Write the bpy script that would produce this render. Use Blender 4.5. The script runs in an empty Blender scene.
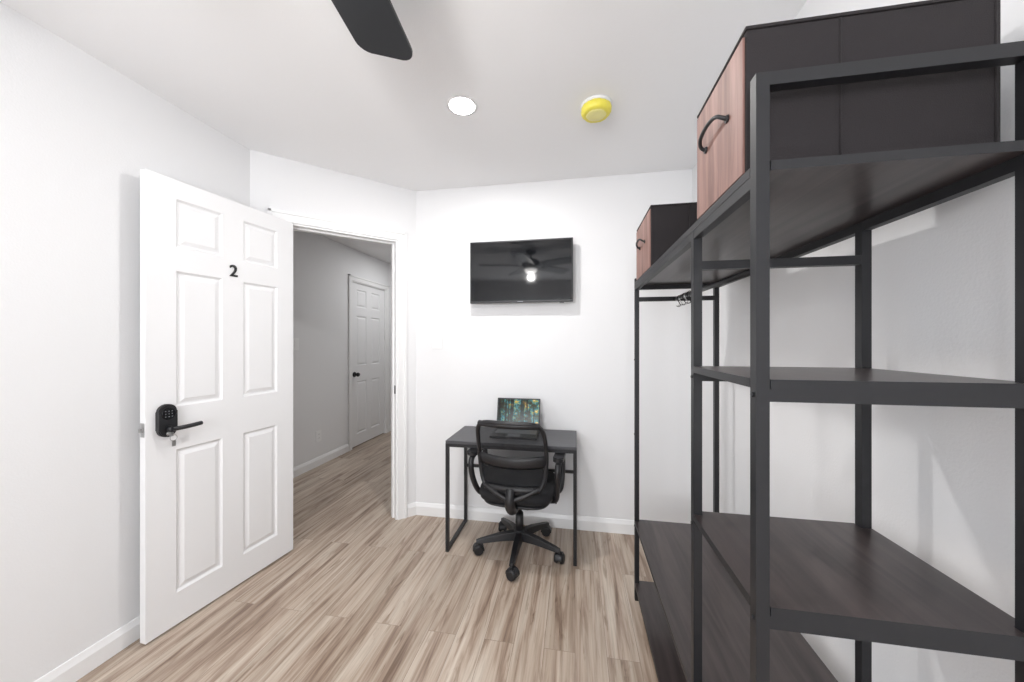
import bpy, bmesh, math, random
from mathutils import Vector, Matrix
random.seed(4)
S = bpy.context.scene
S.view_settings.view_transform = 'Standard'
S.view_settings.look = 'None'
S.view_settings.exposure = 0.0

# ------------------------------------------------------------------ materials
def lin(r, g, b):
    f = lambda c: ((c/255)/12.92 if c/255 <= 0.04045 else (((c/255)+0.055)/1.055)**2.4)
    return (f(r), f(g), f(b), 1)

def mat(name, col, rough=0.5, metal=0.0, bump=0.0, bscale=200.0, emit=None, estr=0, spec=0.5, var=0.0, coat=0):
    m = bpy.data.materials.new(name); m.use_nodes = True
    nt = m.node_tree; N = nt.nodes; L = nt.links
    b = N['Principled BSDF']
    b.inputs['Base Color'].default_value = col
    b.inputs['Roughness'].default_value = rough
    b.inputs['Metallic'].default_value = metal
    b.inputs['Specular IOR Level'].default_value = spec
    b.inputs['Coat Weight'].default_value = coat
    if emit:
        b.inputs['Emission Color'].default_value = emit
        b.inputs['Emission Strength'].default_value = estr
    tc = N.new('ShaderNodeTexCoord')
    nz = N.new('ShaderNodeTexNoise'); nz.inputs['Scale'].default_value = bscale; nz.inputs['Detail'].default_value = 3
    L.new(tc.outputs['Object'], nz.inputs['Vector'])
    if bump > 0:
        bp = N.new('ShaderNodeBump'); bp.inputs['Strength'].default_value = bump; bp.inputs['Distance'].default_value = 0.002
        L.new(nz.outputs['Fac'], bp.inputs['Height']); L.new(bp.outputs['Normal'], b.inputs['Normal'])
    if var > 0:
        mx = N.new('ShaderNodeMixRGB'); mx.blend_type = 'MULTIPLY'; mx.inputs[0].default_value = var
        mx.inputs[1].default_value = col
        L.new(nz.outputs['Fac'], mx.inputs[2]); L.new(mx.outputs[0], b.inputs['Base Color'])
    return m

def wood(name, cdark, clight, rough=0.4, axis='Y', scale=1.0, spec=0.5, bump=0.1):
    m = bpy.data.materials.new(name); m.use_nodes = True
    nt = m.node_tree; N = nt.nodes; L = nt.links; b = N['Principled BSDF']
    tc = N.new('ShaderNodeTexCoord'); mp = N.new('ShaderNodeMapping')
    sc = {'X': (1.5, 22, 22), 'Y': (22, 1.5, 22), 'Z': (22, 22, 1.5)}[axis]
    mp.inputs['Scale'].default_value = [s*scale for s in sc]
    nz = N.new('ShaderNodeTexNoise'); nz.inputs['Scale'].default_value = 2.0; nz.inputs['Detail'].default_value = 8; nz.inputs['Roughness'].default_value = 0.62
    nz.inputs['Distortion'].default_value = 0.6
    cr = N.new('ShaderNodeValToRGB'); cr.color_ramp.elements[0].position = 0.33; cr.color_ramp.elements[1].position = 0.68
    cr.color_ramp.elements[0].color = cdark; cr.color_ramp.elements[1].color = clight
    L.new(tc.outputs['Object'], mp.inputs['Vector']); L.new(mp.outputs[0], nz.inputs['Vector']); L.new(nz.outputs['Fac'], cr.inputs[0])
    L.new(cr.outputs[0], b.inputs['Base Color'])
    bp = N.new('ShaderNodeBump'); bp.inputs['Strength'].default_value = bump; bp.inputs['Distance'].default_value = 0.001
    L.new(nz.outputs['Fac'], bp.inputs['Height']); L.new(bp.outputs[0], b.inputs['Normal'])
    b.inputs['Roughness'].default_value = rough; b.inputs['Specular IOR Level'].default_value = spec
    return m

def floor_mat():
    m = bpy.data.materials.new('vinyl_plank_floor'); m.use_nodes = True
    nt = m.node_tree; N = nt.nodes; L = nt.links; b = N['Principled BSDF']
    tc = N.new('ShaderNodeTexCoord'); mp = N.new('ShaderNodeMapping')
    mp.inputs['Rotation'].default_value = (0, 0, math.pi/2)
    L.new(tc.outputs['Object'], mp.inputs['Vector'])
    br = N.new('ShaderNodeTexBrick'); br.offset = 0.37; br.offset_frequency = 2; br.squash = 1
    br.inputs['Scale'].default_value = 1.0
    br.inputs['Brick Width'].default_value = 1.5; br.inputs['Row Height'].default_value = 0.13
    br.inputs['Mortar Size'].default_value = 0.0010; br.inputs['Mortar Smooth'].default_value = 0.1
    br.inputs['Color1'].default_value = (0, 0, 0, 1); br.inputs['Color2'].default_value = (1, 1, 1, 1); br.inputs['Mortar'].default_value = (0.5, 0.5, 0.5, 1)
    L.new(mp.outputs[0], br.inputs['Vector'])
    ma = N.new('ShaderNodeVectorMath'); ma.operation = 'MULTIPLY_ADD'
    ma.inputs[1].default_value = (7, 13, 3)
    L.new(br.outputs['Color'], ma.inputs[0]); L.new(tc.outputs['Object'], ma.inputs[2])
    m2 = N.new('ShaderNodeMapping'); m2.inputs['Scale'].default_value = (15, 0.85, 1)
    L.new(ma.outputs[0], m2.inputs['Vector'])
    n1 = N.new('ShaderNodeTexNoise'); n1.inputs['Scale'].default_value = 1.4; n1.inputs['Detail'].default_value = 8; n1.inputs['Roughness'].default_value = 0.6; n1.inputs['Distortion'].default_value = 1.0
    L.new(m2.outputs[0], n1.inputs['Vector'])
    cr = N.new('ShaderNodeValToRGB'); e = cr.color_ramp.elements
    e[0].position = 0.30; e[0].color = lin(128, 107, 92)
    e[1].position = 0.66; e[1].color = lin(207, 195, 181)
    k = e.new(0.41); k.color = lin(166, 146, 130)
    k = e.new(0.50); k.color = lin(190, 173, 157)
    L.new(n1.outputs['Fac'], cr.inputs[0])
    m3 = N.new('ShaderNodeMapping'); m3.inputs['Scale'].default_value = (90, 2.5, 1)
    L.new(ma.outputs[0], m3.inputs['Vector'])
    n2 = N.new('ShaderNodeTexNoise'); n2.inputs['Scale'].default_value = 1.5; n2.inputs['Detail'].default_value = 5
    L.new(m3.outputs[0], n2.inputs['Vector'])
    r2 = N.new('ShaderNodeValToRGB'); r2.color_ramp.elements[0].position = 0.3; r2.color_ramp.elements[0].color = (0.76, 0.74, 0.72, 1)
    r2.color_ramp.elements[1].position = 0.56; r2.color_ramp.elements[1].color = (1, 1, 1, 1)
    L.new(n2.outputs['Fac'], r2.inputs[0])
    x1 = N.new('ShaderNodeMixRGB'); x1.blend_type = 'MULTIPLY'; x1.inputs[0].default_value = 0.85
    L.new(cr.outputs[0], x1.inputs[1]); L.new(r2.outputs[0], x1.inputs[2])
    # dark knots / cathedral streaks
    m4 = N.new('ShaderNodeMapping'); m4.inputs['Scale'].default_value = (15, 1.9, 1); m4.inputs['Location'].default_value = (3.1, 5.7, 0)
    L.new(ma.outputs[0], m4.inputs['Vector'])
    n4 = N.new('ShaderNodeTexNoise'); n4.inputs['Scale'].default_value = 1.4; n4.inputs['Detail'].default_value = 5; n4.inputs['Distortion'].default_value = 2.2
    L.new(m4.outputs[0], n4.inputs['Vector'])
    r4 = N.new('ShaderNodeValToRGB'); r4.color_ramp.elements[0].position = 0.60; r4.color_ramp.elements[0].color = (1, 1, 1, 1)
    r4.color_ramp.elements[1].position = 0.74; r4.color_ramp.elements[1].color = (0.52, 0.45, 0.39, 1)
    L.new(n4.outputs['Fac'], r4.inputs[0])
    x4 = N.new('ShaderNodeMixRGB'); x4.blend_type = 'MULTIPLY'; x4.inputs[0].default_value = 0.9
    L.new(x1.outputs[0], x4.inputs[1]); L.new(r4.outputs[0], x4.inputs[2])
    r3 = N.new('ShaderNodeValToRGB'); r3.color_ramp.elements[0].color = (0.82, 0.795, 0.77, 1); r3.color_ramp.elements[1].color = (1.05, 1.05, 1.05, 1)
    L.new(br.outputs['Color'], r3.inputs[0])
    x2 = N.new('ShaderNodeMixRGB'); x2.blend_type = 'MULTIPLY'; x2.inputs[0].default_value = 1
    L.new(x4.outputs[0], x2.inputs[1]); L.new(r3.outputs[0], x2.inputs[2])
    x3 = N.new('ShaderNodeMixRGB'); x3.inputs[2].default_value = lin(115, 97, 84)
    ml = N.new('ShaderNodeMath'); ml.operation = 'MULTIPLY'; ml.inputs[1].default_value = 0.6
    L.new(br.outputs['Fac'], ml.inputs[0]); L.new(ml.outputs[0], x3.inputs[0]); L.new(x2.outputs[0], x3.inputs[1])
    L.new(x3.outputs[0], b.inputs['Base Color'])
    b.inputs['Roughness'].default_value = 0.30; b.inputs['Specular IOR Level'].default_value = 0.5
    bp = N.new('ShaderNodeBump'); bp.inputs['Strength'].default_value = 0.08; bp.inputs['Distance'].default_value = 0.001
    L.new(n2.outputs['Fac'], bp.inputs['Height']); L.new(bp.outputs[0], b.inputs['Normal'])
    return m

M_wall = mat('wall_paint', lin(231, 231, 232), 0.6, bump=0.25, bscale=160)
M_ceil = mat('ceiling_paint', lin(245, 245, 246), 0.8, bump=0.2, bscale=160)
M_trim = mat('trim_gloss_white', lin(238, 238, 238), 0.35)
M_door = mat('door_white', lin(235, 235, 236), 0.38, bump=0.05, bscale=300)
M_floor = floor_mat()
M_black = mat('black_metal', lin(29, 29, 32), 0.45, metal=0.1, bump=0.05, bscale=900)
M_bplas = mat('black_plastic', lin(28, 28, 31), 0.42)
M_fabric = mat('black_fabric', lin(30, 30, 33), 0.9, bump=0.4, bscale=900, var=0.4)
M_boxfab = mat('box_fabric', lin(36, 31, 33), 0.85, bump=0.5, bscale=500, var=0.3)
M_shelf = wood('dark_shelf_wood', lin(44, 38, 38), lin(76, 67, 66), 0.30, 'Y', 0.6)
M_desk = wood('desk_charcoal', lin(62, 62, 66), lin(76, 76, 80), 0.4, 'X', 1.0)
M_wood = wood('box_wood_print', lin(104, 72, 64), lin(156, 120, 110), 0.5, 'Z', 0.8)
M_screen = mat('tv_screen', lin(16, 17, 20), 0.06, spec=0.5, coat=0.25)
M_fan = mat('fan_blade_black', lin(34, 36, 40), 0.4, bump=0.05)
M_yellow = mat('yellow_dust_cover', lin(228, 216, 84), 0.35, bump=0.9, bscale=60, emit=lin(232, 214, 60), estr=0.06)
M_pale = mat('pale_cover', lin(238, 230, 150), 0.3, bump=0.9, bscale=60)
M_plate = mat('plate_white', lin(240, 240, 240), 0.35)
M_dark = mat('slot_dark', lin(60, 60, 60), 0.5)
M_steel = mat('steel', lin(190, 190, 190), 0.3, metal=1)
M_grey = mat('grey_plastic', lin(120, 122, 126), 0.4)
M_em = mat('lamp_emitter', (1, 1, 1, 1), 0.5, emit=(1, 0.98, 0.95, 1), estr=8)
M_em2 = mat('recessed_lens', (1, 1, 1, 1), 0.5, emit=(1, 0.99, 0.97, 1), estr=22)

def mesh_fabric():
    m = bpy.data.materials.new('chair_mesh_fabric'); m.use_nodes = True
    nt = m.node_tree; N = nt.nodes; L = nt.links; b = N['Principled BSDF']
    b.inputs['Base Color'].default_value = lin(32, 33, 36); b.inputs['Roughness'].default_value = 0.8
    tr = N.new('ShaderNodeBsdfTransparent'); mx = N.new('ShaderNodeMixShader')
    tc = N.new('ShaderNodeTexCoord'); wv = N.new('ShaderNodeTexWave'); wv.bands_direction = 'Z'; wv.inputs['Scale'].default_value = 60
    L.new(tc.outputs['Object'], wv.inputs['Vector'])
    mr = N.new('ShaderNodeMapRange'); mr.inputs['To Min'].default_value = 0.45; mr.inputs['To Max'].default_value = 0.75
    L.new(wv.outputs['Fac'], mr.inputs['Value']); L.new(mr.outputs[0], mx.inputs[0])
    L.new(tr.outputs[0], mx.inputs[1]); L.new(b.outputs[0], mx.inputs[2])
    L.new(mx.outputs[0], N['Material Output'].inputs[0])
    return m
M_mesh = mesh_fabric()

def laptop_image():
    m = bpy.data.materials.new('laptop_wallpaper'); m.use_nodes = True
    nt = m.node_tree; N = nt.nodes; L = nt.links; b = N['Principled BSDF']
    tc = N.new('ShaderNodeTexCoord')
    n0 = N.new('ShaderNodeTexNoise'); n0.inputs['Scale'].default_value = 18; n0.inputs['Detail'].default_value = 7; n0.inputs['Roughness'].default_value = 0.75
    L.new(tc.outputs['Object'], n0.inputs['Vector'])
    cr = N.new('ShaderNodeValToRGB'); e = cr.color_ramp.elements
    e[0].position = 0.38; e[0].color = lin(14, 18, 18)
    e[1].position = 0.66; e[1].color = lin(250, 248, 215)
    for p, c in ((0.44, (60, 52, 30)), (0.48, (40, 84, 60)), (0.52, (50, 120, 150)), (0.56, (120, 150, 60)), (0.60, (225, 160, 60))):
        k = e.new(p); k.color = lin(*c)
    L.new(n0.outputs['Fac'], cr.inputs[0])
    m2 = N.new('ShaderNodeMapping'); m2.inputs['Scale'].default_value = (45, 1, 1.5)
    L.new(tc.outputs['Object'], m2.inputs['Vector'])
    n1 = N.new('ShaderNodeTexNoise'); n1.inputs['Scale'].default_value = 1.2; n1.inputs['Detail'].default_value = 2
    L.new(m2.outputs[0], n1.inputs['Vector'])
    r1 = N.new('ShaderNodeValToRGB'); r1.color_ramp.elements[0].position = 0.48; r1.color_ramp.elements[0].color = (1, 1, 1, 1)
    r1.color_ramp.elements[1].position = 0.54; r1.color_ramp.elements[1].color = (0.06, 0.05, 0.04, 1)
    L.new(n1.outputs['Fac'], r1.inputs[0])
    x = N.new('ShaderNodeMixRGB'); x.blend_type = 'MULTIPLY'; x.inputs[0].default_value = 0.92
    L.new(cr.outputs[0], x.inputs[1]); L.new(r1.outputs[0], x.inputs[2])
    L.new(x.outputs[0], b.inputs['Emission Color']); b.inputs['Emission Strength'].default_value = 1.2
    b.inputs['Base Color'].default_value = (0.004, 0.004, 0.004, 1); b.inputs['Roughness'].default_value = 0.15
    b.inputs['Specular IOR Level'].default_value = 0.25
    return m
M_lap = laptop_image()

# ------------------------------------------------------------------ helpers
def group(name, loc=(0, 0, 0), rz=0.0):
    e = bpy.data.objects.new(name, None); e.empty_display_size = 0.1
    e.location = loc; e.rotation_euler = (0, 0, rz)
    S.collection.objects.link(e); return e

def finish(name, bm, m, parent=None, smooth=False, bev=0.0):
    if bev > 0:
        bmesh.ops.bevel(bm, geom=list(bm.edges), offset=bev, segments=2, affect='EDGES', profile=0.7)
    bmesh.ops.recalc_face_normals(bm, faces=bm.faces)
    me = bpy.data.meshes.new(name); bm.to_mesh(me); bm.free()
    if smooth:
        for p in me.polygons: p.use_smooth = True
    ms = m if isinstance(m, (list, tuple)) else [m]
    for x in ms: me.materials.append(x)
    o = bpy.data.objects.new(name, me); S.collection.objects.link(o)
    if parent: o.parent = parent
    return o

def addbox(bm, x0, x1, y0, y1, z0, z1, M=None):
    vs = [bm.verts.new((x, y, z)) for x in (x0, x1) for y in (y0, y1) for z in (z0, z1)]
    idx = [(0, 1, 3, 2), (4, 6, 7, 5), (0, 4, 5, 1), (2, 3, 7, 6), (0, 2, 6, 4), (1, 5, 7, 3)]
    for f in idx: bm.faces.new([vs[i] for i in f])
    if M is not None:
        for v in vs: v.co = M @ v.co
    return vs

def box(name, x0, x1, y0, y1, z0, z1, m, parent=None, bev=0.0, M=None):
    bm = bmesh.new(); addbox(bm, x0, x1, y0, y1, z0, z1, M)
    return finish(name, bm, m, parent, bev=bev)

def cyl(name, p0, p1, r0, r1, m, parent=None, seg=32, smooth=True, bev=0.0):
    p0 = Vector(p0); p1 = Vector(p1); d = p1-p0
    bm = bmesh.new()
    bmesh.ops.create_cone(bm, cap_ends=True, segments=seg, radius1=r0, radius2=r1, depth=d.length)
    q = Vector((0, 0, 1)).rotation_difference(d.normalized()).to_matrix().to_4x4()
    bmesh.ops.transform(bm, matrix=Matrix.Translation((p0+p1)/2) @ q, verts=bm.verts)
    if bev > 0:
        es = [e for e in bm.edges if any(len(f.verts) > 4 for f in e.link_faces)]
        bmesh.ops.bevel(bm, geom=es, offset=bev, segments=3, affect='EDGES')
    o = finish(name, bm, m, parent)
    if smooth:
        for p in o.data.polygons:
            if len(p.vertices) <= 4: p.use_smooth = True
    return o

def lathe(name, prof, m, parent=None, seg=48, loc=(0, 0, 0), wob=0.0):
    bm = bmesh.new(); rings = []
    for r, z in prof:
        rings.append([bm.verts.new((loc[0]+max(r*(1+wob*math.sin(11*t+z*90)*math.cos(5*t)), 1e-4)*math.cos(t), loc[1]+max(r*(1+wob*math.sin(11*t+z*90)*math.cos(5*t)), 1e-4)*math.sin(t), loc[2]+z)) for t in [2*math.pi*i/seg for i in range(seg)]])
    for a, b in zip(rings, rings[1:]):
        for i in range(seg):
            bm.faces.new([a[i], a[(i+1) % seg], b[(i+1) % seg], b[i]])
    bm.faces.new(rings[0]); bm.faces.new(rings[-1])
    return finish(name, bm, m, parent, smooth=True)

def tube(name, pts, r, m, parent=None, cyclic=False, smooth=True, radii=None, kind='NURBS'):
    cu = bpy.data.curves.new(name, 'CURVE'); cu.dimensions = '3D'; cu.bevel_depth = r; cu.bevel_resolution = 5; cu.use_fill_caps = True
    sp = cu.splines.new(kind); sp.points.add(len(pts)-1)
    for i, p in enumerate(pts):
        sp.points[i].co = (*p, 1)
        if radii: sp.points[i].radius = radii[i]
    sp.use_cyclic_u = cyclic
    if kind == 'NURBS':
        sp.order_u = 3; sp.use_endpoint_u = not cyclic; sp.resolution_u = 8
    o = bpy.data.objects.new(name+'_c', cu); S.collection.objects.link(o)
    bpy.context.view_layer.update()
    me = bpy.data.meshes.new_from_object(o.evaluated_get(bpy.context.evaluated_depsgraph_get()))
    bpy.data.objects.remove(o)
    me.materials.clear(); me.materials.append(m)
    for p in me.polygons: p.use_smooth = True
    ob = bpy.data.objects.new(name, me); S.collection.objects.link(ob)
    if parent: ob.parent = parent
    return ob

def rrect(cx, cz, w, h, r, n=6):
    out = []
    for sx, sz, a0 in ((1, 1, 0), (-1, 1, 90), (-1, -1, 180), (1, -1, 270)):
        for i in range(n+1):
            a = math.radians(a0+90*i/n)
            out.append((cx+sx*(w/2-r)+r*math.cos(a), cz+sz*(h/2-r)+r*math.sin(a)))
    return out

def plate(name, pts, y0, y1, m, parent=None, bev=0.0, M=None):
    """extrude XZ outline from y0 to y1"""
    bm = bmesh.new()
    a = [bm.verts.new((x, y0, z)) for x, z in pts]; b = [bm.verts.new((x, y1, z)) for x, z in pts]
    n = len(pts)
    f1 = bm.faces.new(a); f2 = bm.faces.new(b)
    for i in range(n): bm.faces.new([a[i], a[(i+1) % n], b[(i+1) % n], b[i]])
    if bev > 0:
        bmesh.ops.bevel(bm, geom=list(set(f1.edges) | set(f2.edges)), offset=bev, segments=2, affect='EDGES')
    if M is not None: bmesh.ops.transform(bm, matrix=M, verts=bm.verts)
    return finish(name, bm, m, parent)

# ------------------------------------------------------------------ room shell
H = 2.44
XL, XR, YB, YR = -1.895, 0.762, 2.50, -1.7
A = Vector((-1.18, 2.50, 0)); B = Vector((-1.895, 1.785, 0))
e = Vector((0.70710678, 0.70710678, 0)); n = Vector((-0.70710678, 0.70710678, 0))
LW = (A-B).length
MD = Matrix(((e.x, n.x, 0, B.x), (e.y, n.y, 0, B.y), (0, 0, 1, 0), (0, 0, 0, 1)))
T = 0.11
HX = -2.66
box('floor', HX-0.12, XR+0.12, YR-0.12, 6.2, -0.06, 0, M_floor)
box('ceiling', HX-0.12, XR+0.12, YR-0.12, 6.2, H, H+0.06, M_ceil)
box('wall_left', XL-T, XL, YR, B.y, 0, H, M_wall)
box('wall_right', XR, XR+T, YR-T, YB+T, 0, H, M_wall)
box('wall_back', A.x, XR, YB, YB+T, 0, H, M_wall)
# angled door wall
S0, S1, DH = 0.15, 0.868, 2.045
bm = bmesh.new()
addbox(bm, 0, S0, 0, T, 0, H, MD); addbox(bm, S1, LW, 0, T, 0, H, MD); addbox(bm, S0, S1, 0, T, DH, H, MD)
finish('wall_angled', bm, M_wall)
# rear wall with window
WX0, WX1, WZ0, WZ1 = -1.35, 0.15, 0.85, 2.08
bm = bmesh.new()
addbox(bm, XL-T, WX0, YR-T, YR, 0, H); addbox(bm, WX1, XR, YR-T, YR, 0, H)
addbox(bm, WX0, WX1, YR-T, YR, 0, WZ0); addbox(bm, WX0, WX1, YR-T, YR, WZ1, H)
finish('wall_rear', bm, M_wall)
bm = bmesh.new()
for x in (WX0, (WX0+WX1)/2-0.02, WX1-0.04): addbox(bm, x, x+0.04, YR-0.07, YR-0.03, WZ0, WZ1)
for z in (WZ0, (WZ0+WZ1)/2-0.02, WZ1-0.04): addbox(bm, WX0, WX1, YR-0.072, YR-0.028, z, z+0.04)
finish('window_1', bm, M_trim)
# hall walls
HD0, HD1 = 3.86, 4.64
bm = bmesh.new()
addbox(bm, HX-T, HX, 0.9, HD0, 0, H); addbox(bm, HX-T, HX, HD1, 6.2, 0, H); addbox(bm, HX-T, HX, HD0, HD1, DH, H)
addbox(bm, HX-T-0.03, HX-T, HD0-0.1, HD1+0.1, -0.06, DH+0.1)  # unseen backing added behind door_2, stops world light leaking under it
finish('wall_hall_left', bm, M_wall)
box('wall_hall_right', -1.18, -1.07, YB+T, 6.2, 0, H, M_wall)
box('wall_hall_end', HX-T, -1.07, 6.2, 6.31, 0, H, M_wall)
box('wall_hall_near', HX-T, XL-T, 0.79, 0.9, 0, H, M_wall)

# baseboards with a small profile
def baseboard(name, L0, L1, M):
    prof = [(0, 0), (-0.014, 0), (-0.014, 0.065), (-0.009, 0.078), (-0.005, 0.09), (0, 0.092)]
    bm = bmesh.new()
    a = [bm.verts.new(M @ Vector((L0, y, z))) for y, z in prof]; b = [bm.verts.new(M @ Vector((L1, y, z))) for y, z in prof]
    bm.faces.new(a); bm.faces.new(b)
    for i in range(len(prof)): bm.faces.new([a[i], a[(i+1) % 6], b[(i+1) % 6], b[i]])
    finish(name, bm, M_trim)
def frame(o, ex, ny):
    return Matrix(((ex[0], ny[0], 0, o[0]), (ex[1], ny[1], 0, o[1]), (0, 0, 1, 0), (0, 0, 0, 1)))
baseboard('baseboard_back', 0, XR-A.x, frame((A.x, YB), (1, 0), (0, 1)))
baseboard('baseboard_left', 0, B.y-YR, frame((XL, YR), (0, 1), (-1, 0)))
baseboard('baseboard_right', 0, YB-YR, frame((XR, YB), (0, -1), (1, 0)))
baseboard('baseboard_angled', S1+0.07, LW, MD)
baseboard('baseboard_rear', 0, XR-XL, frame((XR, YR), (-1, 0), (0, -1)))
MH = frame((HX, 0), (0, 1), (-1, 0))
baseboard('baseboard_hall', 0.9, HD0-0.07, MH)
baseboard('baseboard_hall_far', HD1+0.07, 6.2, MH)

# casings
def casing(name, s0, s1, top, M, w=0.065, depth=T):
    bm = bmesh.new()
    for (a, b, c, d) in ((s0-w, s0, 0, top+w), (s1, s1+w, 0, top+w), (s0, s1, top, top+w)):
        addbox(bm, a, b, -0.012, 0, c, d, M)
    for (a, b, c, d) in ((s0-w, s0-w+0.018, 0, top+w), (s1+w-0.018, s1+w, 0, top+w), (s0-w, s1+w, top+w-0.018, top+w)):
        addbox(bm, a, b, -0.018, -0.011, c, d, M)
    addbox(bm, s0-0.001, s0+0.012, -0.002, depth, 0, top, M); addbox(bm, s1-0.012, s1+0.001, -0.002, depth, 0, top, M)
    addbox(bm, s0+0.012, s1-0.012, -0.002, depth, top-0.012, top+0.001, M)
    addbox(bm, s1-0.024, s1-0.012, 0.04, 0.075, 0, top-0.012, M); addbox(bm, s0+0.012, s0+0.024, 0.04, 0.075, 0, top-0.012, M)
    addbox(bm, s0+0.024, s1-0.024, 0.04, 0.075, top-0.024, top-0.012, M)
    finish(name, bm, M_trim)
casing('trim_1', S0, S1, DH, MD)
casing('trim_2', HD0, HD1, DH, MH)
box('strike_plate', S1-0.0135, S1-0.012, 0.005, 0.032, 0.92, 0.98, M_black, M=MD)

# ------------------------------------------------------------------ six panel doors
def panel_door(name, loc, rz, w, h=2.03, th=0.035, z0=0.01):
    g = group(name, loc, rz)
    k = w/0.722
    cols = [(0.108*k, 0.308*k), (0.412*k, 0.612*k)]
    rows = [(0.155, 0.81), (1.005, 1.625), (1.735, 1.955)]
    bm = bmesh.new()
    rec = 0.010
    addbox(bm, 0, w, -th+rec, -rec, z0, z0+h)
    for (ya, yb) in ((-rec, 0), (-th, -th+rec)):
        xs = [(0, cols[0][0]), (cols[0][1], cols[1][0]), (cols[1][1], w)]
        for a, b in xs: addbox(bm, a, b, ya, yb, z0, z0+h)
        zs = [(z0, rows[0][0]), (rows[0][1], rows[1][0]), (rows[1][1], rows[2][0]), (rows[2][1], z0+h)]
        for c in cols:
            for a, b in zs: addbox(bm, c[0], c[1], ya, yb, a, b)
    for face, sgn in ((-rec, 1), (-th+rec, -1)):
        for cx0, cx1 in cols:
            for rz0, rz1 in rows:
                def ring(i, y):
                    return [bm.verts.new(p) for p in ((cx0+i, y, rz0+i), (cx1-i, y, rz0+i), (cx1-i, y, rz1-i), (cx0+i, y, rz1-i))]
                r0 = ring(0.016, face); r1 = ring(0.034, face+sgn*0.008)
                for i in range(4): bm.faces.new([r0[i], r0[(i+1) % 4], r1[(i+1) % 4], r1[i]])
                bm.faces.new(r1)
                q0 = ring(0.0, face+sgn*rec); q1 = ring(0.009, face+sgn*0.0005)
                for i in range(4): bm.faces.new([q0[i], q0[(i+1) % 4], q1[(i+1) % 4], q1[i]])
    o = finish('leaf', bm, M_door, g)
    return g

F = Vector((-1.728, 1.925, 0)); Nn = Vector((-1.803, 1.21, 0)); dv = (Nn-F).normalized()
rz = math.atan2(dv.y, dv.x)
d1 = panel_door('door_1', F, rz, 0.722)
tx = bpy.data.curves.new('num', 'FONT'); tx.body = '2'; tx.size = 0.085; tx.extrude = 0.003; tx.align_x = 'CENTER'; tx.align_y = 'CENTER'; tx.offset = 0.0008
to = bpy.data.objects.new('num', tx); S.collection.objects.link(to); bpy.context.view_layer.update()
me = bpy.data.meshes.new_from_object(to.evaluated_get(bpy.context.evaluated_depsgraph_get())); bpy.data.objects.remove(to)
me.transform(Matrix(((-1, 0, 0, 0.36), (0, 0, 1, 0.003), (0, 1, 0, 1.670), (0, 0, 0, 1))))
me.materials.clear(); me.materials.append(M_bplas)
o = bpy.data.objects.new('number_2', me); S.collection.objects.link(o); o.parent = d1
# electronic lever lock
lx, lz = 0.654, 0.952
plate('lock_body', rrect(lx, lz, 0.068, 0.145, 0.033, 8), 0, 0.024, M_bplas, d1, bev=0.004)
cyl('lock_keypad', (lx, 0.024, lz+0.03), (lx, 0.027, lz+0.03), 0.026, 0.025, M_screen, d1)
for i in range(3):
    for j in range(3):
        cyl('key_%d%d' % (i, j), (lx-0.012+0.012*i, 0.027, lz+0.018+0.012*j), (lx-0.012+0.012*i, 0.0278, lz+0.018+0.012*j), 0.0022, 0.0022, M_grey, d1, seg=10)
cyl('lever_neck', (lx, 0.02, lz-0.035), (lx, 0.058, lz-0.035), 0.013, 0.012, M_bplas, d1)
tube('lever', [(lx+0.004, 0.055, lz-0.035), (lx-0.03, 0.058, lz-0.035), (lx-0.07, 0.058, lz-0.034), (lx-0.112, 0.052, lz-0.032)], 0.0095, M_bplas, d1)
cyl('key_cylinder', (lx, 0.022, lz-0.057), (lx, 0.03, lz-0.057), 0.009, 0.009, M_steel, d1)
tube('key_ring', [(lx-0.012+0.014*math.cos(a), 0.036, lz-0.078+0.014*math.sin(a)) for a in [i*math.pi/4 for i in range(8)]], 0.0015, M_steel, d1, cyclic=True)
box('key', lx-0.004, lx+0.002, 0.03, 0.05, lz-0.066, lz-0.05, M_steel, d1)
box('key_tag', lx-0.02, lx-0.006, 0.035, 0.037, lz-0.115, lz-0.09, M_steel, d1)
box('latch_plate', 0.722, 0.7235, -0.03, -0.005, lz-0.06, lz+0.0, M_steel, d1)
box('latch_bolt', 0.7235, 0.733, -0.025, -0.010, lz-0.04, lz-0.022, M_steel, d1)
plate('inner_rose', rrect(lx, lz, 0.06, 0.12, 0.028, 6), -0.047, -0.0345, M_bplas, d1)
for z in (0.25, 1.05, 1.83):
    cyl('hinge_%d' % int(z*100), (-0.004, -0.038, z-0.045), (-0.004, -0.038, z+0.045), 0.006, 0.006, M_black, d1, seg=12)

d2 = panel_door('door_2', (HX-0.015, HD1-0.014, 0), -math.pi/2, HD1-HD0-0.028)
wx = HD1-HD0-0.028-0.062
cyl('rose', (wx, 0, 0.90), (wx, 0.01, 0.90), 0.032, 0.03, M_bplas, d2)
cyl('knob_neck', (wx, 0.01, 0.90), (wx, 0.04, 0.90), 0.012, 0.012, M_bplas, d2)
cyl('knob', (wx, 0.035, 0.90), (wx, 0.07, 0.90), 0.026, 0.022, M_bplas, d2, bev=0.008)

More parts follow.
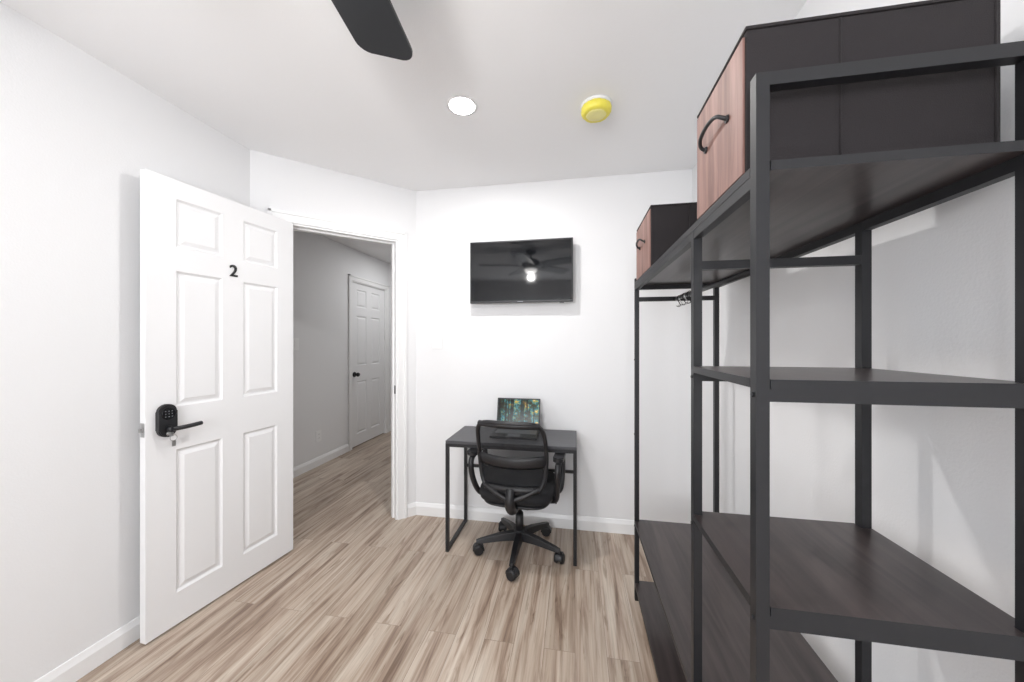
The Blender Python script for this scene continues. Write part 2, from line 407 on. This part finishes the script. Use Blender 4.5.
# ------------------------------------------------------------------ wall plates
def wallplate(name, M, kind):
    g = group(name); g.matrix_world = M
    plate('plate', rrect(0, 0, 0.078, 0.118, 0.006, 3), -0.007, 0, M_plate, g, bev=0.0015)
    if kind == 'switch':
        box('rocker', -0.017, 0.017, -0.011, -0.004, -0.034, 0.034, M_trim, g, bev=0.001)
    else:
        for zz in (0.02, -0.02):
            plate('socket_%d' % int(zz*100), rrect(0, zz, 0.034, 0.028, 0.01, 4), -0.009, -0.004, M_trim, g)
            for xx in (-0.007, 0.007): box('slot', xx-0.001, xx+0.001, -0.0095, -0.0085, zz-0.004, zz+0.005, M_dark, g)
wallplate('light_switch', Matrix.Translation((-1.012, YB, 1.31)), 'switch')
wallplate('wall_outlet', Matrix.Translation((HX, 3.30, 0.31)) @ Matrix.Rotation(math.pi/2, 4, 'Z'), 'outlet')
wallplate('light_switch', Matrix.Translation((HX, 2.99, 1.28)) @ Matrix.Rotation(math.pi/2, 4, 'Z'), 'switch')

# ------------------------------------------------------------------ television
tv = group('television', (-0.374, 0, 0))
TX = 0.361; Y0 = 2.42; Z0, Z1 = 1.574, 2.008
box('casing', -TX, TX, Y0, Y0+0.03, Z0, Z1, M_bplas, tv, bev=0.003)
box('screen', -TX+0.009, TX-0.009, Y0-0.0015, Y0+0.001, Z0+0.016, Z1-0.009, M_screen, tv)
box('rear_housing', -0.26, 0.26, Y0+0.029, Y0+0.055, Z0+0.02, Z1-0.12, M_bplas, tv, bev=0.004)
box('wall_mount', -0.12, 0.12, Y0+0.054, YB, 1.68, 1.88, M_black, tv)
box('logo', -0.02, 0.02, Y0-0.002, Y0, Z0+0.005, Z0+0.010, M_grey, tv)
box('ir_window', 0.27, 0.30, Y0+0.002, Y0+0.012, Z0-0.006, Z0+0.001, M_bplas, tv)

# ------------------------------------------------------------------ desk
dk = group('desk', (-0.39, 2.275, 0))
W2, DD = 0.40, 0.195
box('top', -W2, W2, -DD, DD, 0.672, 0.69, M_desk, dk, bev=0.002)
t = 0.02
bm = bmesh.new()
for sx in (-1, 1):
    xa, xb = (-W2, -W2+t) if sx < 0 else (W2-t, W2)
    addbox(bm, xa, xb, -DD, -DD+t, 0.0, 0.672); addbox(bm, xa, xb, DD-t, DD, 0.0, 0.672)
    addbox(bm, xa, xb, -DD+t, DD-t, 0.0, t); addbox(bm, xa, xb, -DD+t, DD-t, 0.652, 0.672)
addbox(bm, -W2+t, W2-t, -DD+0.0, -DD+t, 0.652, 0.672); addbox(bm, -W2+t, W2-t, DD-t, DD, 0.652, 0.672)
addbox(bm, -W2+t, W2-t, DD-t, DD-0.004, 0.40, 0.418)
finish('steel_frame', bm, M_black, dk)

# ------------------------------------------------------------------ laptop
lp = group('laptop', (-0.385, 2.38, 0.69))
box('base', -0.15, 0.15, -0.20, 0.0, 0.0, 0.014, M_bplas, lp, bev=0.002)
box('keyboard', -0.135, 0.135, -0.12, -0.02, 0.0135, 0.0155, M_grey, lp)
box('touchpad', -0.04, 0.04, -0.19, -0.13, 0.0135, 0.0148, M_grey, lp)
tl = Matrix.Translation((0, 0, 0.012)) @ Matrix.Rotation(math.radians(-14), 4, 'X')
box('lid', -0.15, 0.15, 0.0, 0.007, 0, 0.212, M_bplas, lp, M=tl)
box('display', -0.142, 0.142, -0.001, 0.001, 0.014, 0.204, M_lap, lp, M=tl)

# ------------------------------------------------------------------ office chair
ch = group('office_chair', (-0.340, 2.17, 0), math.radians(-4))
cyl('hub', (0, 0, 0.07), (0, 0, 0.135), 0.04, 0.034, M_bplas, ch, bev=0.006)
cyl('gas_shroud', (0, 0, 0.13), (0, 0, 0.24), 0.027, 0.024, M_bplas, ch)
cyl('gas_piston', (0, 0, 0.235), (0, 0, 0.335), 0.015, 0.015, M_bplas, ch)
box('tilt_mechanism', -0.08, 0.08, -0.10, 0.10, 0.305, 0.35, M_bplas, ch, bev=0.01)
tube('tilt_lever', [(0.06, 0.02, 0.325), (0.15, 0.02, 0.325), (0.23, 0.02, 0.315)], 0.006, M_bplas, ch)
for i in range(5):
    a = math.radians(-90+72*i)+math.radians(3)
    R = Matrix.Rotation(a, 4, 'Z')
    bm = bmesh.new()
    secs = [(0.02, 0.028, 0.08, 0.13), (0.12, 0.023, 0.08, 0.12), (0.24, 0.017, 0.07, 0.095), (0.268, 0.012, 0.07, 0.088)]
    rings = []
    for r, w, z0, z1 in secs:
        rings.append([bm.verts.new(R @ Vector(p)) for p in ((r, -w, z0), (r, w, z0), (r, w*0.7, z1), (r, -w*0.7, z1))])
    for p, q in zip(rings, rings[1:]):
        for j in range(4): bm.faces.new([p[j], p[(j+1) % 4], q[(j+1) % 4], q[j]])
    bm.faces.new(rings[0]); bm.faces.new(rings[-1])
    finish('leg_%d' % (i+1), bm, M_bplas, ch, bev=0.003)
    c = R @ Vector((0.262, 0, 0))
    sw = Matrix.Translation(c) @ Matrix.Rotation(a+1.2+i*0.5, 4, 'Z')
    cyl('stem_%d' % (i+1), c+Vector((0, 0, 0.045)), c+Vector((0, 0, 0.074)), 0.007, 0.007, M_bplas, ch, seg=12)
    for s in (-1, 1):
        cyl('wheel_%d_%s' % (i+1, 'l' if s < 0 else 'r'), sw @ Vector((0.008, s*0.007, 0.031)), sw @ Vector((0.008, s*0.028, 0.031)), 0.031, 0.028, M_bplas, ch, seg=24, bev=0.004)
    pts = [(0.008+0.035*math.cos(math.radians(x)), 0.031+0.035*math.sin(math.radians(x))) for x in range(-10, 200, 15)]
    pts += [(0.008+0.029*math.cos(math.radians(x)), 0.031+0.029*math.sin(math.radians(x))) for x in range(185, -20, -15)]
    plate('fender_%d' % (i+1), pts, -0.019, 0.019, M_bplas, ch, M=sw)
# seat cushion
def cushion(name, w, d, z0, z1, m, parent, cy=0.0, crown=0.012):
    bm = bmesh.new(); nA = 48; prof = [(0.86, z0), (0.97, z0+0.012), (1.0, (z0+z1)/2), (0.97, z1-0.014), (0.88, z1), (0.55, z1+crown*0.4), (0.2, z1+crown*0.2)]
    rings = []
    for s, z in prof:
        rg = []
        for i in range(nA):
            a = 2*math.pi*i/nA; c, sn = math.cos(a), math.sin(a)
            x = w/2*s*math.copysign(abs(c)**0.5, c); y = cy+d/2*s*math.copysign(abs(sn)**0.5, sn)
            rg.append(bm.verts.new((x, y, z - (0.03 if y > cy+d*0.38 else 0)*((y-cy-d*0.38)/(d*0.12)))))
        rings.append(rg)
    for p, q in zip(rings, rings[1:]):
        for i in range(nA): bm.faces.new([p[i], p[(i+1) % nA], q[(i+1) % nA], q[i]])
    bm.faces.new(rings[0]); bm.faces.new(rings[-1])
    return finish(name, bm, m, parent, smooth=True)
cushion('seat', 0.46, 0.45, 0.365, 0.445, M_fabric, ch, 0.02)
cushion('seat_pan', 0.41, 0.41, 0.335, 0.375, M_bplas, ch, 0.02, 0)
# backrest: squarer outline, slightly narrower toward the bottom
zc, hh = 0.655, 0.205
def ycurve(x, z):
    tz = (z-(zc-hh))/(2*hh)
    return -0.235+1.1*x*x-0.09*(tz-0.25)+0.03*math.sin(math.pi*min(1, max(0, tz)))
def halfw(z):
    tz = (z-(zc-hh))/(2*hh)
    return 0.174+0.024*math.sin(math.pi*0.5*min(1, max(0, tz)*1.9)) - 0.008*max(0, tz-0.6)/0.4
def back(u, ang):
    c, s = math.cos(ang), math.sin(ang)
    z = zc+hh*u*math.copysign(abs(s)**0.33, s)
    x = halfw(z)*u*math.copysign(abs(c)**0.33, c)
    return Vector((x, ycurve(x, z), z))
bm = bmesh.new(); nA = 96; rings = []
for k in range(1, 13):
    rings.append([bm.verts.new(back(k/12, 2*math.pi*i/nA)) for i in range(nA)])
for p, q in zip(rings, rings[1:]):
    for i in range(nA): bm.faces.new([p[i], p[(i+1) % nA], q[(i+1) % nA], q[i]])
bm.faces.new(rings[0])
finish('back_mesh', bm, M_mesh, ch, smooth=True)
tube('back_frame', [back(1, 2*math.pi*i/80) for i in range(80)], 0.0125, M_bplas, ch, cyclic=True)
def arcx(z, hw, off, nn=9, sag=0):
    out = []
    for i in range(nn):
        x = -hw+2*hw*i/(nn-1); zz = z+sag*(x/hw)**2
        out.append((x, ycurve(x, zz)+off, zz))
    return out
tube('top_rail', arcx(0.847, 0.172, 0), 0.016, M_bplas, ch)
tube('lower_rail', arcx(0.47, 0.160, -0.002), 0.020, M_bplas, ch)
bm = bmesh.new()
g0 = []
for j, z in enumerate((0.585, 0.60, 0.64, 0.655)):
    g0.append([bm.verts.new((p[0], p[1]-(0.006 if j in (0, 3) else 0.016), p[2]+0.012*(p[0]/0.19)**2)) for p in arcx(z, 0.195, 0, 15)])
for p, q in zip(g0, g0[1:]):
    for i in range(14): bm.faces.new([p[i], p[i+1], q[i+1], q[i]])
o = finish('lumbar_support', bm, M_bplas, ch, smooth=True)
sm = o.modifiers.new('t', 'SOLIDIFY'); sm.thickness = 0.008
bm = bmesh.new(); g0 = []
for j in range(7):
    z = 0.47+0.115*j/6
    g0.append([bm.verts.new((p[0], p[1]-0.001, p[2])) for p in arcx(z, halfw(z)-0.006, 0.004, 15)])
for p, q in zip(g0, g0[1:]):
    for i in range(14): bm.faces.new([p[i], p[i+1], q[i+1], q[i]])
finish('lower_back_fabric', bm, M_fabric, ch, smooth=True)
tube('spine', [(0, -0.225, 0.475), (0, -0.245, 0.42), (0, -0.22, 0.36), (0, -0.15, 0.325), (0, -0.08, 0.325)], 0.02, M_bplas, ch, radii=[1.2, 1.5, 1.6, 1.4, 1.1])
for s in (-1, 1):
    tube('spine_branch_%s' % ('l' if s < 0 else 'r'), [(s*0.02, -0.235, 0.42), (s*0.08, -0.225, 0.44), (s*0.145, -0.205, 0.475)], 0.014, M_bplas, ch)
    sd = 'left' if s < 0 else 'right'
    tube('arm_loop_%s' % sd, [(s*0.16, 0.06, 0.345), (s*0.245, 0.05, 0.355), (s*0.258, 0.09, 0.45), (s*0.258, 0.11, 0.585), (s*0.258, 0.06, 0.622), (s*0.258, -0.10, 0.622), (s*0.258, -0.175, 0.60), (s*0.254, -0.16, 0.50), (s*0.243, -0.09, 0.39), (s*0.22, -0.04, 0.35), (s*0.16, -0.02, 0.345)],
         0.0165, M_bplas, ch)
    plate('arm_pad_%s' % sd, rrect(0, 0, 0.06, 0.27, 0.028, 6), 0.622, 0.648, M_bplas, ch, bev=0.006,
          M=Matrix(((1, 0, 0, s*0.258), (0, 0, 1, -0.035), (0, 1, 0, 0), (0, 0, 0, 1))))

# ------------------------------------------------------------------ garment rack / shelving unit
rk = group('clothes_rack_shelf', (0.307, 0.66, 0))
DX = 0.369
YF = [0.0, 0.315, 1.205]
hp = 0.0102
bm = bmesh.new()
ZT = 1.60; ZU = 1.238; ZM = 0.862; ZL = 0.40; ZB = 0.09; ZG = 1.748
def post(x, y, z1, z0=0.0): addbox(bm, x-hp, x+hp, y-hp, y+hp, z0, z1)
for x in (0, DX):
    post(x, YF[0], ZG); post(x, YF[1], ZT-0.017); post(x, YF[2], ZT+0.02)
def xbar(y, z1, h=0.021): addbox(bm, hp, DX-hp, y-hp+0.0005, y+hp-0.0005, z1-h, z1)
def ybar(x, ya, yb, z1, h=0.021): addbox(bm, x-hp+0.0005, x+hp-0.0005, ya+hp, yb-hp, z1-h, z1)
xbar(YF[0], ZG, 0.022)
th = 0.016
for z in (ZU, ZM, ZL, ZB):
    xbar(YF[0], z-th); xbar(YF[1], z-th)
for z in (1.525, ZL-th, ZB-th): xbar(YF[2], z)
xbar(YF[2], ZT-th); xbar(YF[1], 1.505)
for x in (0, DX):
    ybar(x, YF[0], YF[1], ZT-th); ybar(x, YF[1], YF[2], ZT-th)
finish('steel_frame', bm, M_black, rk)
def board(name, ya, yb, z, x0=-0.0105, x1=DX+0.0105):
    bm = bmesh.new(); nt = 0.022
    pts = [(x0+nt, ya), (x1-nt, ya), (x1-nt, ya+nt), (x1, ya+nt), (x1, yb-nt), (x1-nt, yb-nt), (x1-nt, yb), (x0+nt, yb), (x0+nt, yb-nt), (x0, yb-nt), (x0, ya+nt), (x0+nt, ya+nt)]
    a = [bm.verts.new((x, y, z-th)) for x, y in pts]; b = [bm.verts.new((x, y, z)) for x, y in pts]
    bm.faces.new(a); bm.faces.new(b)
    for i in range(12):
        f = bm.faces.new([a[i], a[(i+1) % 12], b[(i+1) % 12], b[i]]); f.material_index = 1
    finish(name, bm, [M_shelf, M_black], rk)
q = 0.011
board('top_board', YF[0]-q, YF[2]+q, ZT)
board('shelf_upper', YF[0]-q, YF[1]+q, ZU)
board('shelf_middle', YF[0]-q, YF[1]+q, ZM)
board('shelf_lower_near', YF[0]-q, YF[1], ZL)
board('shelf_lower', YF[1], YF[2]+q, ZL)
board('shelf_bottom_near', YF[0]-q, YF[1], ZB)
board('shelf_bottom', YF[1], YF[2]+q, ZB)
cyl('hanging_rod', (DX/2, YF[1], 1.497), (DX/2, YF[2], 1.513), 0.009, 0.009, M_black, rk, seg=20)
for i, yy in enumerate((0.98, 1.02, 1.05, 1.10, 1.13)):
    pts = [(DX/2+0.014*math.cos(a), yy+0.004*math.sin(a), 1.508+0.014*math.sin(a)) for a in [math.radians(x) for x in range(-30, 211, 30)]]
    pts += [(DX/2-0.004, yy, 1.486), (DX/2+0.004, yy, 1.474), (DX/2-0.008, yy, 1.466), (DX/2-0.016, yy, 1.472)]
    tube('hook_%d' % (i+1), pts, 0.0018, M_steel if i % 2 else M_black, rk)
for y in YF:
    for z in (ZM, ZL, ZU):
        cyl('bolt', (-hp, y, z-0.027), (-hp-0.003, y, z-0.027), 0.004, 0.004, M_black, rk, seg=12)

# ------------------------------------------------------------------ storage boxes
def storage(name, loc, wy, dx=0.37, h=0.25):
    g = group(name, loc)
    box('body', 0.004, dx, 0, wy, 0, h, M_boxfab, g, bev=0.004)
    box('front_panel', 0.0, 0.0045, 0.006, wy-0.006, 0.006, h-0.008, M_wood, g, bev=0.001)
    box('lid', 0.002, dx+0.002, -0.002, wy+0.002, h, h+0.006, M_boxfab, g, bev=0.002)
    for x in (dx*0.40, dx*0.98):
        cyl('seam', (x, -0.0005, 0.002), (x, -0.0005, h-0.002), 0.0018, 0.0018, M_boxfab, g, seg=8)
    cy, cz = wy/2, h*0.60
    tube('handle', [(0.0, cy-0.058, cz-0.012), (-0.010, cy-0.060, cz-0.010), (-0.018, cy-0.048, cz+0.002), (-0.021, cy-0.02, cz+0.007), (-0.021, cy+0.02, cz+0.007), (-0.018, cy+0.048, cz+0.002), (-0.010, cy+0.060, cz-0.010), (0.0, cy+0.058, cz-0.012)], 0.004, M_bplas, g)
    for s in (-1, 1):
        cyl('handle_mount_%s' % ('a' if s < 0 else 'b'), (0.0, cy+s*0.058, cz-0.012), (-0.004, cy+s*0.058, cz-0.012), 0.008, 0.007, M_bplas, g, seg=16)
storage('storage_box', (0.300, 0.70, ZT), 0.255, dx=0.378, h=0.262)
storage('storage_box', (0.300, 1.51, ZT), 0.33)

# ------------------------------------------------------------------ ceiling fan
FX, FY = -0.543, 0.45
DZ = 0.02
fn = group('ceiling_fan', (FX, FY, DZ))
H2 = H-DZ
lathe('canopy', [(0.065, H2), (0.062, H2-0.03), (0.03, H2-0.05), (0.014, H2-0.055)], M_fan, fn)
cyl('downrod', (0, 0, 2.30), (0, 0, H2-0.05), 0.013, 0.013, M_fan, fn)
lathe('motor_housing', [(0.03, 2.32), (0.09, 2.305), (0.11, 2.28), (0.11, 2.235), (0.095, 2.22), (0.06, 2.215)], M_fan, fn)
lathe('light_kit', [(0.075, 2.218), (0.085, 2.205), (0.085, 2.19)], M_fan, fn)
lathe('light_dome', [(0.08, 2.192), (0.078, 2.17), (0.06, 2.15), (0.03, 2.14), (0.0, 2.138)], M_em, fn)
for i in range(5):
    a = math.radians(96+72*i)
    R = Matrix.Rotation(a, 4, 'Z')
    Rt = R @ Matrix.Translation((0, 0, 2.235)) @ Matrix.Rotation(math.radians(9), 4, 'X')
    pts = []
    L0, L1 = 0.16, 0.65
    w0, w1 = 0.082, 0.091
    pts.append((L0, -w0)); pts.append((L1-0.05, -w1))
    for k in range(7):
        b = math.radians(-90+90*k/6); pts.append((L1-0.045+0.045*math.cos(b), -w1+0.045+0.045*math.sin(b)))
    for k in range(7):
        b = math.radians(90*k/6); pts.append((L1-0.06+0.045*math.cos(b), w1-0.045+0.045*math.sin(b)))
    pts.append((L0, w0))
    plate('blade_%d' % (i+1), pts, -0.004, 0.004, M_fan, fn, M=Rt @ Matrix(((1, 0, 0, 0), (0, 0, 1, 0), (0, 1, 0, 0), (0, 0, 0, 1))))
    box('blade_iron_%d' % (i+1), 0.09, 0.22, -0.018, 0.018, -0.010, -0.004, M_fan, fn, bev=0.001, M=Rt)

# ------------------------------------------------------------------ recessed light and smoke detector
rl = group('recessed_light', (-0.537, 1.636, 0))
lathe('trim_ring', [(0.074, H), (0.074, H-0.0015), (0.062, H-0.002), (0.060, H-0.001)], M_plate, rl)
lathe('lens', [(0.060, H-0.001), (0.059, H-0.004), (0.052, H-0.006), (0.03, H-0.007), (0.0, H-0.0075)], M_em2, rl)
sd = group('smoke_detector', (0.10, 1.745, 0))
lathe('base', [(0.074, H), (0.074, H-0.010), (0.066, H-0.012)], M_plate, sd)
lathe('dust_cover', [(0.068, H-0.011), (0.072, H-0.02), (0.068, H-0.040), (0.060, H-0.048), (0.050, H-0.048)], M_yellow, sd, seg=96, wob=0.03)
lathe('cover_face', [(0.050, H-0.046), (0.042, H-0.051), (0.02, H-0.049), (0.0, H-0.049)], M_pale, sd, wob=0.03, seg=96)

# ------------------------------------------------------------------ lights
def area(name, loc, size, power, rot=(0, 0, 0), shape='DISK', sy=None, col=(1, 1, 1), spread=math.pi):
    l = bpy.data.lights.new(name, 'AREA'); l.shape = shape; l.size = size
    if sy: l.size_y = sy
    l.energy = power; l.color = col; l.spread = spread
    o = bpy.data.objects.new(name, l); o.location = loc; o.rotation_euler = rot
    S.collection.objects.link(o); return o
def point(name, loc, r, power, col=(1, 1, 1)):
    l = bpy.data.lights.new(name, 'POINT'); l.shadow_soft_size = r; l.energy = power; l.color = col
    o = bpy.data.objects.new(name, l); o.location = loc; S.collection.objects.link(o); return o
area('recessed_lamp', (-0.537, 1.636, H-0.009), 0.11, 14, col=(1, 0.985, 0.965))
point('fan_lamp', (FX, FY, 2.11), 0.035, 13, col=(1, 0.985, 0.965))
area('hall_fill', (-1.9, 4.3, H-0.01), 0.14, 10)  # added fill without a fixture, brightens the hall
po = area('window_portal', ((WX0+WX1)/2, YR-0.08, (WZ0+WZ1)/2), WX1-WX0, 1, rot=(math.pi/2, 0, 0), shape='RECTANGLE', sy=WZ1-WZ0)
po.data.cycles.is_portal = True
w = bpy.data.worlds.new('World'); S.world = w; w.use_nodes = True
w.node_tree.nodes['Background'].inputs[0].default_value = (0.95, 0.97, 1.0, 1)
w.node_tree.nodes['Background'].inputs[1].default_value = 12.8

# ------------------------------------------------------------------ camera
c = bpy.data.cameras.new('camera'); c.sensor_width = 36; c.lens = 353/1024*36; c.clip_start = 0.02
c.shift_y = 0.001
co = bpy.data.objects.new('camera', c); S.collection.objects.link(co)
co.location = (0, 0, 1.30); co.rotation_euler = (math.pi/2, 0, math.atan2(63, 353))
S.camera = co
